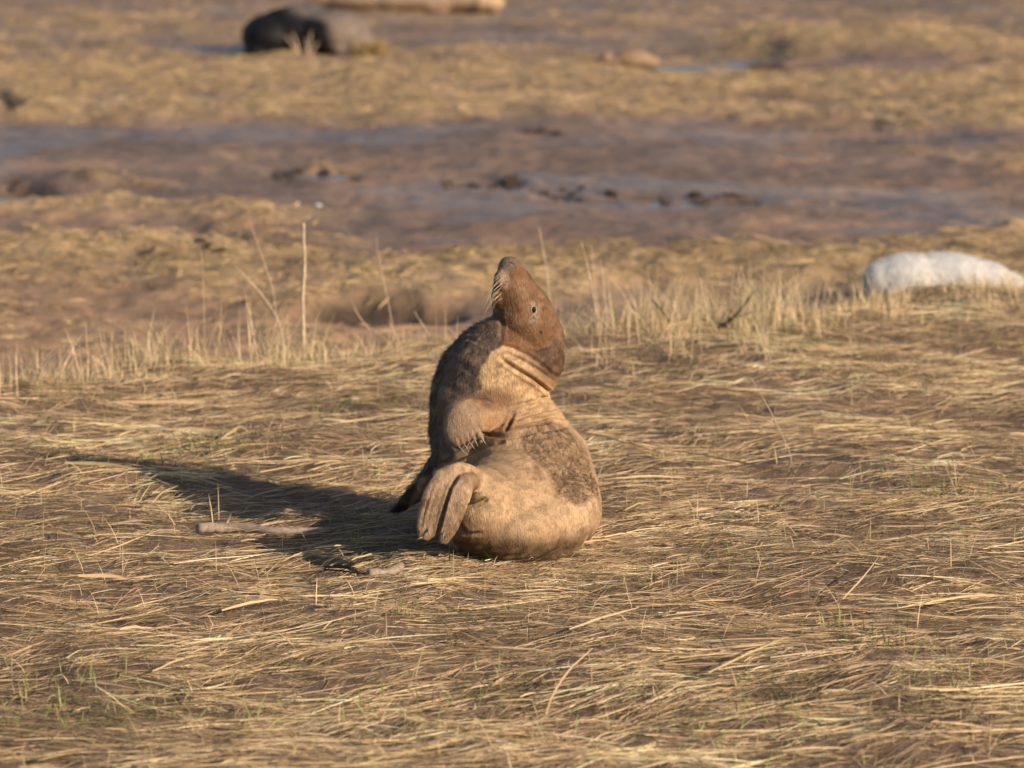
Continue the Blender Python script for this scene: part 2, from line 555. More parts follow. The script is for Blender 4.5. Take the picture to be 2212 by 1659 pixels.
litter(32000, 4, (16.2, 46), (.17, .8), (.05, .20), (.004, .010), .045, 'marsh_grass',
       'flattened pale yellow marsh grass in bands across the mud flats', spread=.10, ang_sd=.9, K=3, seed=4, keep=low_keep, curv=.3, tiltv=.09,
       pal=np.array([[.44, .305, .16], [.38, .26, .135], [.48, .345, .19], [.33, .26, .12], [.29, .185, .10], [.40, .295, .15]]), bright=(.85, 1.1))


# ------------------------------------------------------------------ standing grass
def standing(name, label, x, y, h, w, cols, lean=.35, seed=0, K=4, parent=None, zoff=0):
    r = np.random.RandomState(seed)
    n = len(x)
    z = terrain(x, y) + zoff
    a = r.rand(n) * 2 * math.pi
    l = np.abs(r.randn(n)) * lean
    s = np.linspace(0, 1, K)[None, :]
    dx = (np.cos(a) * l)[:, None] * h[:, None] * (s + .8 * s ** 2) * .6
    dy = (np.sin(a) * l)[:, None] * h[:, None] * (s + .8 * s ** 2) * .6
    zz = h[:, None] * (s - .25 * l[:, None] * s ** 2)
    pts = np.stack([x[:, None] + dx, y[:, None] + dy, z[:, None] + zz], -1)
    b = r.rand(n) * math.pi
    side = np.stack([np.cos(b), np.sin(b) * .6, 0 * b], -1)
    side = norm(side)
    o = strands(name, pts, w, side, cols, M_STRAW, parent, taper=(.9, 1, .7, .1))
    return tag(o, label, kind='stuff')


r = np.random.RandomState(5)
# tussocks along the crest
tu_x, tu_y, tu_h = [], [], []
xs = r.rand(1500) * 7.2 - 3.5
for xx in xs:
    cyv = float(crest_y(xx))
    uu = 1106 + 7800 * xx / cyv
    dens = .40 + .5 * (uu > 1280) + .35 * math.exp(-((uu - 590) / 90) ** 2)
    if r.rand() > dens: continue
    yy = cyv + .12 + r.randn() * .22 - (.15 if uu < 1280 else .55 * abs(r.randn()))
    if fbm(np.array([xx * 2.3]), np.array([yy * 2.3]), 131)[0] < .40: continue
    m = int(3 + 24 * r.rand() ** 2)
    hh = .04 + .18 * r.rand() ** 2 + .09 * math.exp(-((uu - 590) / 80) ** 2) * r.rand() + (.05 * r.rand() if 1280 < uu < 1700 else 0)
    hh *= .6 if uu > 1750 else 1.25
    tu_x.append(xx + r.randn(m) * .055); tu_y.append(yy + r.randn(m) * .055); tu_h.append(hh * (.4 + .9 * r.rand(m)))
tx, ty, th = np.concatenate(tu_x), np.concatenate(tu_y), np.concatenate(tu_h)
PALG = np.array([[.74, .55, .34], [.68, .49, .29], [.62, .46, .27], [.42, .38, .20], [.78, .60, .39]])
standing('crest_grass', 'pale thin grass blades standing along the top of the bank', tx, ty, th, .0018 + .0022 * r.rand(len(tx)),
         PALG[r.randint(0, 5, len(tx))] * (.75 + .4 * r.rand(len(tx)))[:, None], .75, 6)
# taller wisps in clumps along the crest
wx, wy, wh = [], [], []
for (uu, m, hm, sp) in [(30, 14, .16, .12), (130, 10, .18, .06), (250, 12, .24, .06), (330, 16, .12, .12), (440, 14, .18, .12), (510, 18, .22, .12), (570, 34, .30, .10), (610, 34, .26, .10), (700, 14, .15, .1), (790, 18, .15, .12), (880, 18, .13, .12),
                        (985, 10, .10, .08), (1240, 18, .20, .07), (1320, 22, .22, .10), (1400, 26, .22, .12), (1480, 20, .17, .12), (1560, 22, .20, .12), (1640, 44, .26, .14), (1720, 34, .24, .12), (1800, 20, .16, .14),
                        (1900, 34, .20, .10), (1960, 18, .16, .12), (2060, 20, .13, .14), (2170, 20, .14, .12)]:
    xx = (uu - 1106) / 7800 * 16.6
    cc = float(crest_y(xx))
    wx.append(xx + r.randn(m) * sp); wy.append(cc - .1 - (.25 * np.abs(r.randn(m)) if uu > 1250 else .1 * r.randn(m))); wh.append(hm * (.55 + .75 * r.rand(m)))
wx, wy, wh = np.concatenate(wx), np.concatenate(wy), np.concatenate(wh)
standing('tall_wispy_grass', 'taller pale wispy grass blades in loose clumps along the crest', wx, wy, wh, .0022 + .0022 * r.rand(len(wx)),
         PALG[r.randint(0, 5, len(wx))] * (.8 + .35 * r.rand(len(wx)))[:, None], .55, 16, K=6)
# scattered short stubble over the near bank
n = 2600
ty = 8.8 + 8 * r.rand(n); tx = (r.rand(n) * 2 - 1) * (.18 * ty + .3)
k = (ty < crest_y(tx)) & ~((np.abs(tx - .05) < .45) & (np.abs(ty - 12.1) < .5))
tx, ty = tx[k], ty[k]
standing('stubble', 'thin dry stalks poking up out of the straw', tx, ty, .03 + .11 * r.rand(len(tx)) ** 2, .0013 + .002 * r.rand(len(tx)),
         PALG[r.randint(0, 5, len(tx))] * (.6 + .5 * r.rand(len(tx)))[:, None], .9, 7)
# green shoots in small patches
gx, gy = [], []
for (u, v, m, sp) in [(2080, 1060, 60, .12), (460, 985, 30, .09), (1400, 1260, 14, .06), (1560, 1230, 25, .08), (1865, 1385, 40, .09), (870, 1350, 16, .02),
                      (760, 1180, 14, .03), (560, 1530, 30, .12), (190, 1500, 50, .16), (60, 1530, 40, .12), (1100, 1500, 26, .1), (900, 1520, 16, .08), (2050, 1500, 40, .14),
                      (1690, 1560, 30, .12), (1500, 940, 12, .08), (1690, 715, 60, .16), (640, 770, 60, .2), (500, 790, 60, .25), (1150, 1190, 26, .03), (1500, 1620, 40, .2), (700, 1020, 22, .12),
                      (130, 870, 60, .3), (780, 890, 26, .15), (1920, 760, 80, .4), (250, 1560, 30, .2), (340, 1010, 20, .06), (1060, 1230, 20, .08)]:
    g = G(u, v, 0)
    m = int(m * 1.6)
    gx.append(g.x + r.randn(m) * sp); gy.append(g.y + r.randn(m) * sp * 1.3)
gx, gy = np.concatenate(gx), np.concatenate(gy)
GP = np.array([[.20, .26, .07], [.26, .31, .09], [.34, .36, .12], [.16, .20, .07], [.30, .28, .12]])
standing('green_shoots', 'sparse green grass shoots coming up through the straw', gx, gy, .02 + .07 * r.rand(len(gx)) ** 1.6, .002 + .003 * r.rand(len(gx)),
         GP[r.randint(0, 5, len(gx))], .8, 8)


# ------------------------------------------------------------------ tubes for solid things
def ring_tube(path, radii, seg=10, noise=0.0, seed=0, flat=None):
    """path list of Vector, radii list (a,b) or float; returns verts, faces"""
    rr = random.Random(seed)
    vs_, fs = [], []
    n = len(path)
    up0 = Vector((0, 1, 0))
    for i, p in enumerate(path):
        d = (path[min(i + 1, n - 1)] - path[max(i - 1, 0)]).normalized()
        yv = (up0 - d * up0.dot(d))
        if yv.length < 1e-3: yv = Vector((1, 0, 0)) - d * d.x
        yv.normalize()
        xv = d.cross(yv).normalized()
        ra, rb = radii[i] if isinstance(radii[i], tuple) else (radii[i], radii[i])
        for k in range(seg):
            a = 2 * math.pi * k / seg
            q = 1 + noise * (rr.random() - .5)
            vs_.append(p + xv * (ra * math.cos(a) * q) + yv * (rb * math.sin(a) * q))
    for i in range(n - 1):
        for k in range(seg):
            a, b = i * seg + k, i * seg + (k + 1) % seg
            fs.append([a, b, b + seg, a + seg])
    fs.append(list(range(seg))[::-1]); fs.append(list(range((n - 1) * seg, n * seg)))
    return vs_, fs


def add(acc, vf):
    off = len(acc[0])
    acc[0].extend([tuple(v) for v in vf[0]])
    acc[1].extend([[i + off for i in f] for f in vf[1]])


def ellipsoid(c, rx, ry, rz, rot=None, seg=24, rings=14):
    vs_, fs = [], []
    R = rot if rot is not None else Matrix.Identity(3)
    vs_.append(c + R @ Vector((0, 0, rz)))
    for i in range(1, rings):
        ph = math.pi * i / rings
        for k in range(seg):
            t = 2 * math.pi * k / seg
            vs_.append(c + R @ Vector((rx * math.sin(ph) * math.cos(t), ry * math.sin(ph) * math.sin(t), rz * math.cos(ph))))
    vs_.append(c + R @ Vector((0, 0, -rz)))
    for k in range(seg): fs.append([0, 1 + k, 1 + (k + 1) % seg])
    for i in range(rings - 2):
        for k in range(seg):
            a = 1 + i * seg + k; b = 1 + i * seg + (k + 1) % seg
            fs.append([a, a + seg, b + seg, b])
    last = len(vs_) - 1
    for k in range(seg): fs.append([last, last - seg + (k + 1) % seg, last - seg + k])
    return vs_, fs


def smoothpath(pts, m=4):
    """Catmull-Rom through tuples of floats"""
    out = []
    p = [np.array(q, float) for q in pts]
    p = [p[0] * 2 - p[1]] + p + [p[-1] * 2 - p[-2]]
    for i in range(1, len(p) - 2):
        for j in range(m):
            t = j / m
            out.append(.5 * ((2 * p[i]) + (-p[i - 1] + p[i + 1]) * t + (2 * p[i - 1] - 5 * p[i] + 4 * p[i + 1] - p[i + 2]) * t * t + (-p[i - 1] + 3 * p[i] - 3 * p[i + 1] + p[i + 2]) * t ** 3))
    out.append(p[-2])
    return out


def limb(stations, m=5, seg=20):
    """stations (px,py,Y,half_width_px,half_depth_px)"""
    st = smoothpath(stations, m)
    path = [P(s[0], s[1], s[2]) for s in st]
    rad = [(max(s[3], .5) * s[2] / F, max(s[4], .5) * s[2] / F) for s in st]
    return ring_tube(path, rad, seg)


def column(stations, m=5, seg=32, Yd=None):
    """horizontal elliptical sections stacked up: (px,py,Y,half_width_px,half_depth_px)"""
    st = smoothpath(stations, m)
    vs_, fs = [], []
    for s in st:
        c = P(s[0], s[1], s[2])
        for k in range(seg):
            a = 2 * math.pi * k / seg
            vs_.append(c + Vector((s[3] * s[2] / F * math.cos(a), s[4] * s[2] / F * math.sin(a), 0)))
    n = len(st)
    for i in range(n - 1):
        for k in range(seg):
            a, b = i * seg + k, i * seg + (k + 1) % seg
            fs.append([a, b, b + seg, a + seg])
    fs.append(list(range(seg))[::-1]); fs.append(list(range((n - 1) * seg, n * seg)))
    return vs_, fs


def fuse(acc, voxel, iters, factor=.5):
    """union of overlapping closed pieces into one smooth skin; returns verts (N,3), faces"""
    me = bpy.data.meshes.new('tmp')
    me.from_pydata(acc[0], [], acc[1])
    o = bpy.data.objects.new('tmp', me)
    COL.objects.link(o)
    m = o.modifiers.new('r', 'REMESH'); m.mode = 'VOXEL'; m.voxel_size = voxel
    s = o.modifiers.new('s', 'SMOOTH'); s.iterations = iters; s.factor = factor
    dg = bpy.context.evaluated_depsgraph_get()
    ev = o.evaluated_get(dg)
    me2 = bpy.data.meshes.new_from_object(ev)
    bpy.data.objects.remove(o); bpy.data.meshes.remove(me)
    v = np.empty(len(me2.vertices) * 3, np.float32); me2.vertices.foreach_get('co', v)
    f = np.empty(len(me2.loops), np.int32); me2.loops.foreach_get('vertex_index', f)
    bpy.data.meshes.remove(me2)
    return v.reshape(-1, 3).astype(float), f.reshape(-1, 4)


def vnormals(v, f):
    fn = np.cross(v[f[:, 2]] - v[f[:, 0]], v[f[:, 3]] - v[f[:, 1]])
    n = np.zeros_like(v)
    for k in range(4): np.add.at(n, f[:, k], fn)
    n = norm(n)
    c = v.mean(0)
    if ((v - c) * n).sum() < 0: n = -n
    return n


def polymask(u, v, poly, soft=6.0):
    ins = np.zeros(u.shape, bool)
    n = len(poly)
    for i in range(n):
        ax, ay = poly[i]; bx, by = poly[(i + 1) % n]
        c = ((ay > v) != (by > v)) & (u < (bx - ax) * (v - ay) / ((by - ay) if by != ay else 1e-9) + ax)
        ins ^= c
    d, _ = polydist(u, v, list(poly) + [poly[0]])
    sd = np.where(ins, d, -d)
    return sm(-soft, soft, sd)


def fur(name, v, f, n, cols, count, length, width, comb, mat, parent, seed=0, spread=.35, lenmul=None, K=2, var=.25):
    r = np.random.RandomState(seed)
    tri_a = np.linalg.norm(np.cross(v[f[:, 2]] - v[f[:, 0]], v[f[:, 3]] - v[f[:, 1]]), axis=1)
    pr = tri_a / tri_a.sum()
    if lenmul is not None:
        pass
    fi = r.choice(len(f), count, p=pr)
    w = r.dirichlet((1, 1, 1, 1), count)
    q = f[fi]
    p = (v[q] * w[:, :, None]).sum(1); nn = norm((n[q] * w[:, :, None]).sum(1)); c = (cols[q] * w[:, :, None]).sum(1)
    L = length * (.6 + .8 * r.rand(count))
    if lenmul is not None: L = L * (lenmul[q] * w).sum(1)
    cb = comb(p, nn)
    d = norm(nn * .35 + cb * .75 + r.randn(count, 3) * spread)
    s = np.linspace(0, 1, K + 1)[None, :, None]
    pts = p[:, None] - nn[:, None] * .001 + d[:, None] * L[:, None, None] * s - nn[:, None] * (L[:, None, None] * .15 * s ** 2)
    side = norm(np.cross(d, nn) + r.randn(count, 3) * .2)
    c = c * (1 - var + 2 * var * r.rand(count))[:, None]
    o = strands(name, pts, np.full(count, width) * (.7 + .6 * r.rand(count)), side, np.clip(c, 0, .9), mat, parent, taper=(1, .7, .1))
    o['kind'] = 'stuff'
    return o


def grooves(v, n, lst):
    """carve folds along polylines given in layout units on the side facing the camera"""
    u, w = proj(v)
    vw = norm(np.array([0, 0, H]) - v)
    face = sm(-.1, .25, (n * vw).sum(1))
    out = np.zeros(len(v))
    for (pts, wid, depth) in lst:
        d, par = polydist(u, w, pts)
        end = np.sqrt(np.clip(np.sin(np.pi * np.clip(par * .9 + .05, 0, 1)), 0, 1))
        g = np.exp(-(d / wid) ** 2) - .35 * np.exp(-((d - 2.1 * wid) / (1.1 * wid)) ** 2)
        out += -depth * g * end
    return v + n * (out * face)[:, None]


# ------------------------------------------------------------------ the main seal
seal = empty('grey_seal', (0.05, 12.1, float(terrain(.05, 12.1))), 'tan grey seal reared up on the straw bank with its nose pointing at the sky', 'seal', None)
A = ([], [])
add(A, limb([(1102, 556, 12.22, 14, 13), (1102, 568, 12.22, 25, 22), (1105, 588, 12.22, 34, 31), (1109, 611, 12.23, 44, 39), (1116, 640, 12.24, 56, 49), (1127, 672, 12.26, 66, 59), (1141, 705, 12.28, 69, 68),
             (1148, 735, 12.3, 74, 78), (1150, 765, 12.3, 73, 84), (1144, 800, 12.3, 66, 84), (1128, 835, 12.3, 54, 70)], seg=28))
add(A, column([(1077, 686, 12.25, 24, 30), (1077, 705, 12.26, 55, 50), (1080, 727, 12.28, 88, 80), (1087, 758, 12.30, 125, 104), (1084, 785, 12.31, 136, 115), (1070, 820, 12.32, 137, 120),
               (1058, 850, 12.32, 130, 124), (1068, 885, 12.32, 142, 130), (1083, 925, 12.31, 159, 138), (1098, 960, 12.29, 172, 146), (1108, 1000, 12.27, 176, 152), (1114, 1050, 12.25, 183, 155),
               (1118, 1100, 12.22, 178, 155), (1118, 1150, 12.2, 150, 140), (1115, 1185, 12.2, 105, 110)]))


def E(px, py, Y, rx, rz, ry):
    k = Y / F
    add(A, ellipsoid(P(px, py, Y), rx * k, ry, rz * k))


E(1155, 1085, 12.12, 148, 116, .26)
E(1120, 1085, 11.98, 140, 118, .25)
E(1080, 1103, 11.88, 126, 106, .22)
E(1040, 1100, 11.78, 88, 92, .17)
E(1175, 1098, 11.97, 126, 96, .22)
E(1130, 1140, 11.95, 150, 72, .24)
E(1205, 1105, 12.08, 98, 88, .2)
E(1140, 975, 12.13, 118, 70, .15)
E(1112, 1162, 11.98, 162, 50, .27)
E(1100, 1133, 11.84, 138, 84, .21)
# tail stub
add(A, limb([(1012, 1090, 11.68, 14, 14), (1026, 1076, 11.63, 12, 12), (1040, 1072, 11.61, 9, 9), (1048, 1078, 11.605, 6, 6)]))
# hind flippers
add(A, limb([(1030, 1042, 11.72, 30, 26), (1000, 1020, 11.66, 22, 20), (962, 1033, 11.60, 25, 14), (945, 1068, 11.57, 31, 14), (933, 1110, 11.57, 32, 13), (921, 1145, 11.57, 24, 11), (914, 1166, 11.57, 14, 9)]))
add(A, limb([(1035, 1055, 11.72, 26, 26), (1012, 1040, 11.62, 19, 20), (993, 1066, 11.57, 28, 18), (981, 1102, 11.56, 26, 17), (968, 1142, 11.56, 20, 14), (957, 1174, 11.57, 9, 8)]))
E(1083, 606, 12.19, 17, 24, .035)
E(1078, 640, 12.22, 18, 26, .045)
# near fore flipper folded on the chest
add(A, limb([(1110, 898, 12.24, 34, 50), (1070, 898, 12.17, 36, 34), (1035, 900, 12.09, 40, 26), (1008, 906, 12.02, 44, 22), (1000, 930, 12.0, 42, 19), (1006, 952, 11.99, 33, 14), (1012, 964, 11.985, 20, 9)]))
E(1135, 905, 12.2, 60, 34, .06)
E(993, 915, 12.01, 35, 45, .030)
for (a, b) in [(987, 957), (1000, 957), (1011, 951), (1022, 945), (1037, 944)]:
    E(a, b, 11.985, 9, 14, .014)
# far fore flipper propping on the ground
add(A, limb([(990, 985, 12.35, 46, 50), (945, 1022, 12.42, 34, 30), (905, 1060, 12.50, 24, 16), (872, 1088, 12.56, 14, 10), (846, 1104, 12.60, 6, 6)]))
sv, sf = fuse(A, .0048, 7)
sn = vnormals(sv, sf)

FOLDS = [
    ([(1083, 777), (1115, 797), (1152, 819), (1176, 838), (1192, 852)], 4.0, .016),
    ([(1098, 766), (1130, 780), (1165, 800), (1196, 822)], 4.0, .008),
    ([(1076, 746), (1110, 752), (1150, 772), (1190, 806), (1206, 815)], 4.0, .007),
    ([(1060, 752), (1082, 735), (1085, 705), (1080, 680)], 4.0, .006),
    ([(1160, 862), (1185, 858), (1210, 862)], 4.0, .012),
    ([(930, 1016), (985, 993), (1008, 980), (1050, 962), (1085, 954)], 4.5, .014),
    ([(1042, 937), (1093, 944), (1127, 938), (1176, 928), (1220, 922)], 3.8, .014),
    ([(1093, 930), (1103, 912), (1110, 892)], 3.6, .015),
    ([(1110, 920), (1150, 908), (1200, 897), (1235, 905)], 3.6, .012),
    ([(1118, 905), (1150, 893), (1195, 884)], 3.6, .011),
    ([(1105, 880), (1150, 868), (1195, 868)], 3.4, .008),
    ([(1148, 1003), (1160, 1022), (1177, 1046)], 5.0, .006),
    ([(952, 1040), (938, 1075), (927, 1110), (919, 1150)], 2.0, .003),
    
    ([(936, 1045), (920, 1095), (909, 1140)], 2.2, .003), 
    ([(988, 1030), (973, 1055), (964, 1085), (956, 1115), (948, 1145), (942, 1172)], 3.2, .018),
    
    ([(991, 1125), (998, 1140), (1006, 1155), (1040, 1152)], 4.0, .008),
    ([(1010, 1092), (1030, 1090), (1050, 1082)], 3.0, .008),
    ([(1020, 1010), (1038, 1030), (1040, 1055)], 4.0, .007),
    ([(1098, 564), (1108, 569), (1115, 579)], 1.3, .005),
    ([(1062, 645), (1068, 630), (1074, 612), (1078, 596)], 2.0, .006),
    ([(1086, 673), (1070, 668), (1060, 660)], 2.2, .006),
    ([(995, 962), (990, 945)], 2, .003), ([(1006, 958), (1002, 940)], 2, .003), ([(1017, 951), (1012, 934)], 2, .003), ([(1029, 946), (1024, 930)], 2, .003),
    ([(960, 700), (1010, 730), (1050, 748)], 3.0, .003),
]
sv = grooves(sv, sn, FOLDS)
sn = vnormals(sv, sf)
u, w = proj(sv)
vw = norm(np.array([0, 0, H]) - sv)
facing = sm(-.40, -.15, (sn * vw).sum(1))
WR = [(1120, 940), (1180, 908), (1230, 925), (1268, 980), (1290, 1040), (1292, 1075), (1240, 1088), (1210, 1070), (1180, 1010), (1130, 975)]
MUD_SHADE = [(1061, 668), (1083, 690), (1086, 712), (1082, 738), (1062, 757), (1040, 790), (1032, 812), (1040, 838), (1012, 852), (985, 864), (960, 888), (954, 920), (960, 952), (985, 985),
       (945, 1012), (905, 1030), (830, 1120), (870, 1125), (900, 1060), (900, 900), (910, 810), (940, 750), (1000, 690)]
wrn = noise3(sv, 46, 3); fine = noise3(sv, 75, 5); mid = noise3(sv, 13, 6)
wr = polymask(u + (mid - .5) * 60, w + (mid - .5) * 40, WR, 9) * facing
mud = polymask(u + (mid - .5) * 26, w + (mid - .5) * 18, MUD_SHADE, 4)
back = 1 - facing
# relief: clotted wet fur, caked mud
ridge = np.abs(wrn - .5) * 2
sv = sv + sn * ((wr * (ridge - .25) * .024) + mud * (np.abs(noise3(sv, 22, 9) - .5) * 2 - .2) * .016 + (fine - .5) * .003 + (mid - .5) * .010)[:, None]
sn = vnormals(sv, sf)

base = np.tile(np.array([.43, .28, .158]), (len(sv), 1))


def mixc(mask, col, amt=1.0):
    global base
    m = np.clip(mask * amt, 0, 1)[:, None]
    base = base * (1 - m) + np.array(col) * m


def eb(cu, cv, ru, rv, soft=.5):
    return ell(u + (mid - .5) * 20, w + (mid - .5) * 20, cu, cv, ru, rv, soft) * facing


mixc(sm(.5, .62, mid), (.36, .23, .125), .5)
mixc(sm(.50, .64, noise3(sv, 24, 21)), (.42, .29, .175), .3)
HEAD = [(1090, 540), (1140, 575), (1165, 605), (1240, 700), (1245, 780), (1218, 812), (1192, 814), (1150, 775), (1110, 752), (1085, 745), (1058, 757), (1040, 690), (1045, 600)]
NECK = [(1085, 747), (1110, 753), (1150, 776), (1192, 814), (1215, 830), (1190, 858), (1150, 862), (1110, 852), (1075, 848), (1042, 836), (1028, 810), (1040, 775), (1062, 752)]
mixc(polymask(u, w, NECK, 5), (.56, .365, .195))
mixc(polymask(u + (mid - .5) * 16, w + (mid - .5) * 16, HEAD, 3), (.150, .070, .029))
mixc(eb(1196, 782, 46, 48), (.055, .028, .015), .85)
mixc(eb(1140, 735, 45, 22), (.175, .075, .028), .6)
mixc(sm(.50, .60, noise3(sv, 30, 22)) * polymask(u, w, HEAD, 3), (.07, .038, .02), .5)
mixc(eb(1103, 569, 17, 15), (.17, .125, .10), .9)
mixc(eb(1088, 602, 13, 22), (.34, .25, .18), .75)
mixc(eb(1120, 612, 22, 14), (.28, .16, .09), .5)
mixc(eb(1150, 676, 14, 22, .6) * sm(.44, .56, noise3(sv, 70, 55)), (.40, .32, .26), .55)
mixc(eb(1162, 652, 10, 12, .6) * sm(.46, .56, noise3(sv, 70, 56)), (.40, .32, .26), .5)
mixc(sm(.47, .40, noise3(sv, 120, 61)) * ell(u, w, 1086, 612, 12, 24, .5) * facing, (.06, .035, .02), .8)
mixc(ell(u, w, 1084, 671, 9, 4, .5) * facing, (.02, .013, .01), .85)
mixc(eb(1168, 717, 4.2, 4.2, .3), (.02, .012, .01), 1)
for (a, b, ra, rb) in [(1075, 782, 9, 5), (1100, 792, 8, 6), (1071, 806, 10, 6), (1098, 812, 8, 4), (1125, 812, 9, 5), (1125, 770, 14, 6), (1150, 790, 10, 5), (1085, 762, 12, 4), (1118, 830, 9, 5)]:
    mixc(eb(a, b, ra, rb, .7), (.27, .17, .12), .6)
mixc(eb(1165, 828, 34, 8), (.30, .15, .06), .6)
mixc(eb(1065, 866, 56, 24), (.15, .072, .033), .85)
mixc(eb(1055, 870, 14, 10), (.10, .06, .04), .8)
mixc(eb(1110, 888, 14, 9), (.15, .09, .055), .7)
mixc(eb(1080, 915, 36, 20), (.33, .17, .08), .7)
mixc(eb(1120, 905, 40, 26), (.28, .17, .09), .6)
mixc(eb(1072, 938, 30, 10), (.16, .09, .05), .8)
mixc(eb(1098, 920, 8, 20), (.20, .11, .06), .7)
mixc(eb(1010, 1015, 26, 10), (.50, .34, .20), .6)
mixc(eb(1245, 1110, 40, 45), (.50, .35, .22), .5)
mixc(eb(1090, 990, 70, 16), (.50, .34, .20), .5)
mixc(wr, (.115, .071, .039), .85)
mixc(wr * sm(.46, .56, wrn), (.36, .235, .14), .65)
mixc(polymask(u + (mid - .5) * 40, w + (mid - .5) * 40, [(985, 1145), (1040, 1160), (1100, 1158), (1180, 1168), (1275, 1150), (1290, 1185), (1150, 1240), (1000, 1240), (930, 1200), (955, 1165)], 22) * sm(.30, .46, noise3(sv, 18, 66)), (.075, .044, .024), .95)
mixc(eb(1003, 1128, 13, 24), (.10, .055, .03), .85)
mixc(eb(1035, 1090, 26, 9), (.19, .12, .07), .7)
mixc(eb(1026, 1040, 14, 24), (.21, .12, .065), .75)
mixc(eb(1047, 1077, 7, 6, .3), (.03, .02, .015), .9)
mixc(eb(1060, 1140, 60, 18), (.20, .12, .065), .6)
mixc(eb(1160, 1020, 10, 26), (.27, .165, .09), .6)
mixc(polymask(u, w, [(955, 1005), (1000, 1005), (1020, 1045), (985, 1160), (950, 1190), (890, 1180), (895, 1090), (925, 1025)], 4), (.30, .20, .135), .8)
mixc(sm(.5, .58, noise3(sv, 45, 31)) * polymask(u, w, [(955, 1005), (1000, 1005), (1020, 1045), (985, 1160), (950, 1190), (890, 1180), (895, 1090), (925, 1025)], 4), (.15, .09, .052), .5)
mixc(polymask(u, w, [(1000, 862), (1035, 870), (1045, 945), (1010, 980), (975, 975), (952, 940), (955, 895)], 5), (.235, .155, .105), .85)
mixc(mud, (.082, .058, .046), .95)  # caked mud, with the left side's shade painted into the same dark tone
crk = np.exp(-((noise3(sv, 26, 41) - .5) / .012) ** 2) * sm(860, 800, w)
mixc(mud * crk, (.025, .018, .014), .8)
mixc(mud * sm(.48, .58, noise3(sv, 30, 44)), (.16, .118, .092), .6)
mixc(mud * sm(26, 6, u - np.interp(w, [680, 723, 758, 819, 900, 1010], [1050, 991, 961, 932, 923, 930])), (.03, .022, .018), .8)
mixc(sm(.5, .585, noise3(sv, 55, 91)), (.17, .102, .055), .4)
mixc(sm(.50, .66, noise3(sv, 28, 92)), (.44, .31, .19), .2)
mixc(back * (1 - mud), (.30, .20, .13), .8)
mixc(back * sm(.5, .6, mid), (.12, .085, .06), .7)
base *= (.76 + .48 * fine)[:, None]
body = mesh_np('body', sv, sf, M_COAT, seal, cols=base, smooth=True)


def comb_down(p, nn):
    c = np.tile(np.array([-.25, .1, -1.0]), (len(p), 1))
    c = c - nn * (c * nn).sum(1)[:, None]
    return norm(c)


def comb_seal(p, nn):
    uu, ww = proj(p)
    c = np.tile(np.array([.15, .1, -1.0]), (len(p), 1))
    low = sm(990, 1050, ww)[:, None]
    c = c * (1 - low) + np.array([-.9, -.3, -.25]) * low
    c = c - nn * (c * nn).sum(1)[:, None]
    return norm(c)


lm = .55 + mud * .3 + wr * .7 + mud * 1.3 * sm(26, 6, u - np.interp(w, [680, 723, 758, 819, 900, 1010], [1050, 991, 961, 932, 923, 930]))
fur('fur', sv, sf, sn, base, 110000, .0095, .0016, comb_seal, M_FUR, seal, 41, .24, lm, var=.16)

bvh = BVHTree.FromPolygons([tuple(q) for q in sv], sf.tolist())


def surf(px, py):
    d = ray(px, py).normalized()
    loc, nn, _, _ = bvh.ray_cast(Vector((0, 0, H)), d)
    if loc is None: return None, None
    if nn.dot(d) > 0: nn = -nn
    return loc, nn


# eye: dark ball set in its socket with a pale wet rim
loc, nn = surf(1153, 670)
acc = ([], [])
add(acc, ellipsoid(loc - nn * .0025, .0082, .0075, .0135, Matrix.Rotation(.25, 3, 'Y'), 16, 10))
eye = mesh_np('eye', acc[0], acc[1], M_EYE, seal, smooth=True)
rim = ([], [])
rp = []
for k in range(17):
    a = 2 * math.pi * k / 16
    q, qn = surf(1153 + 5.4 * math.cos(a) + 1.5 * math.sin(a), 670 + 8.8 * math.sin(a))
    rp.append(q + qn * .0004)
add(rim, ring_tube(rp, [.0013] * 17, 6))
mesh_np('eye_rim', rim[0], rim[1], mat_plain('wet_eye_rim', (.34, .29, .25), .35, .5, .2, 90), seal, smooth=True)
# nostril slit
acc = ([], [])
pp = []
for (a, b) in [(1098, 565), (1104, 567), (1110, 571), (1114, 578)]:
    q, qn = surf(a, b + 1.5)
    if q is not None: pp.append(q + qn * .0003)
add(acc, ring_tube(pp, [.0012] + [.0026] * (len(pp) - 2) + [.0012], 6))
mesh_np('nostril', acc[0], acc[1], M_NOSTRIL, seal, smooth=True)


def claw(a, b, r0=.0032, Yt=None):
    q, qn = surf(*a)
    if q is None: return
    t = P(b[0], b[1], q.y - .012)
    midp = (q + t) / 2 + Vector((0, -.006, .004))
    vf = ring_tube([q - qn * .004, q + (midp - q) * .5, midp, t], [r0 * .8, r0, r0 * .8, r0 * .15], 7)
    mesh_np('claw', vf[0], vf[1], M_CLAW, seal, smooth=True)


for (a, b) in [((988, 963), (1006, 981)), ((1000, 959), (1013, 975)), ((1010, 953), (1026, 971)), ((1021, 946), (1033, 965)), ((1037, 946), (1051, 961))]:
    claw(a, b)
claw((925, 1142), (928, 1163), .0036); claw((915, 1160), (899, 1168), .0022); claw((960, 1150), (955, 1168), .003)
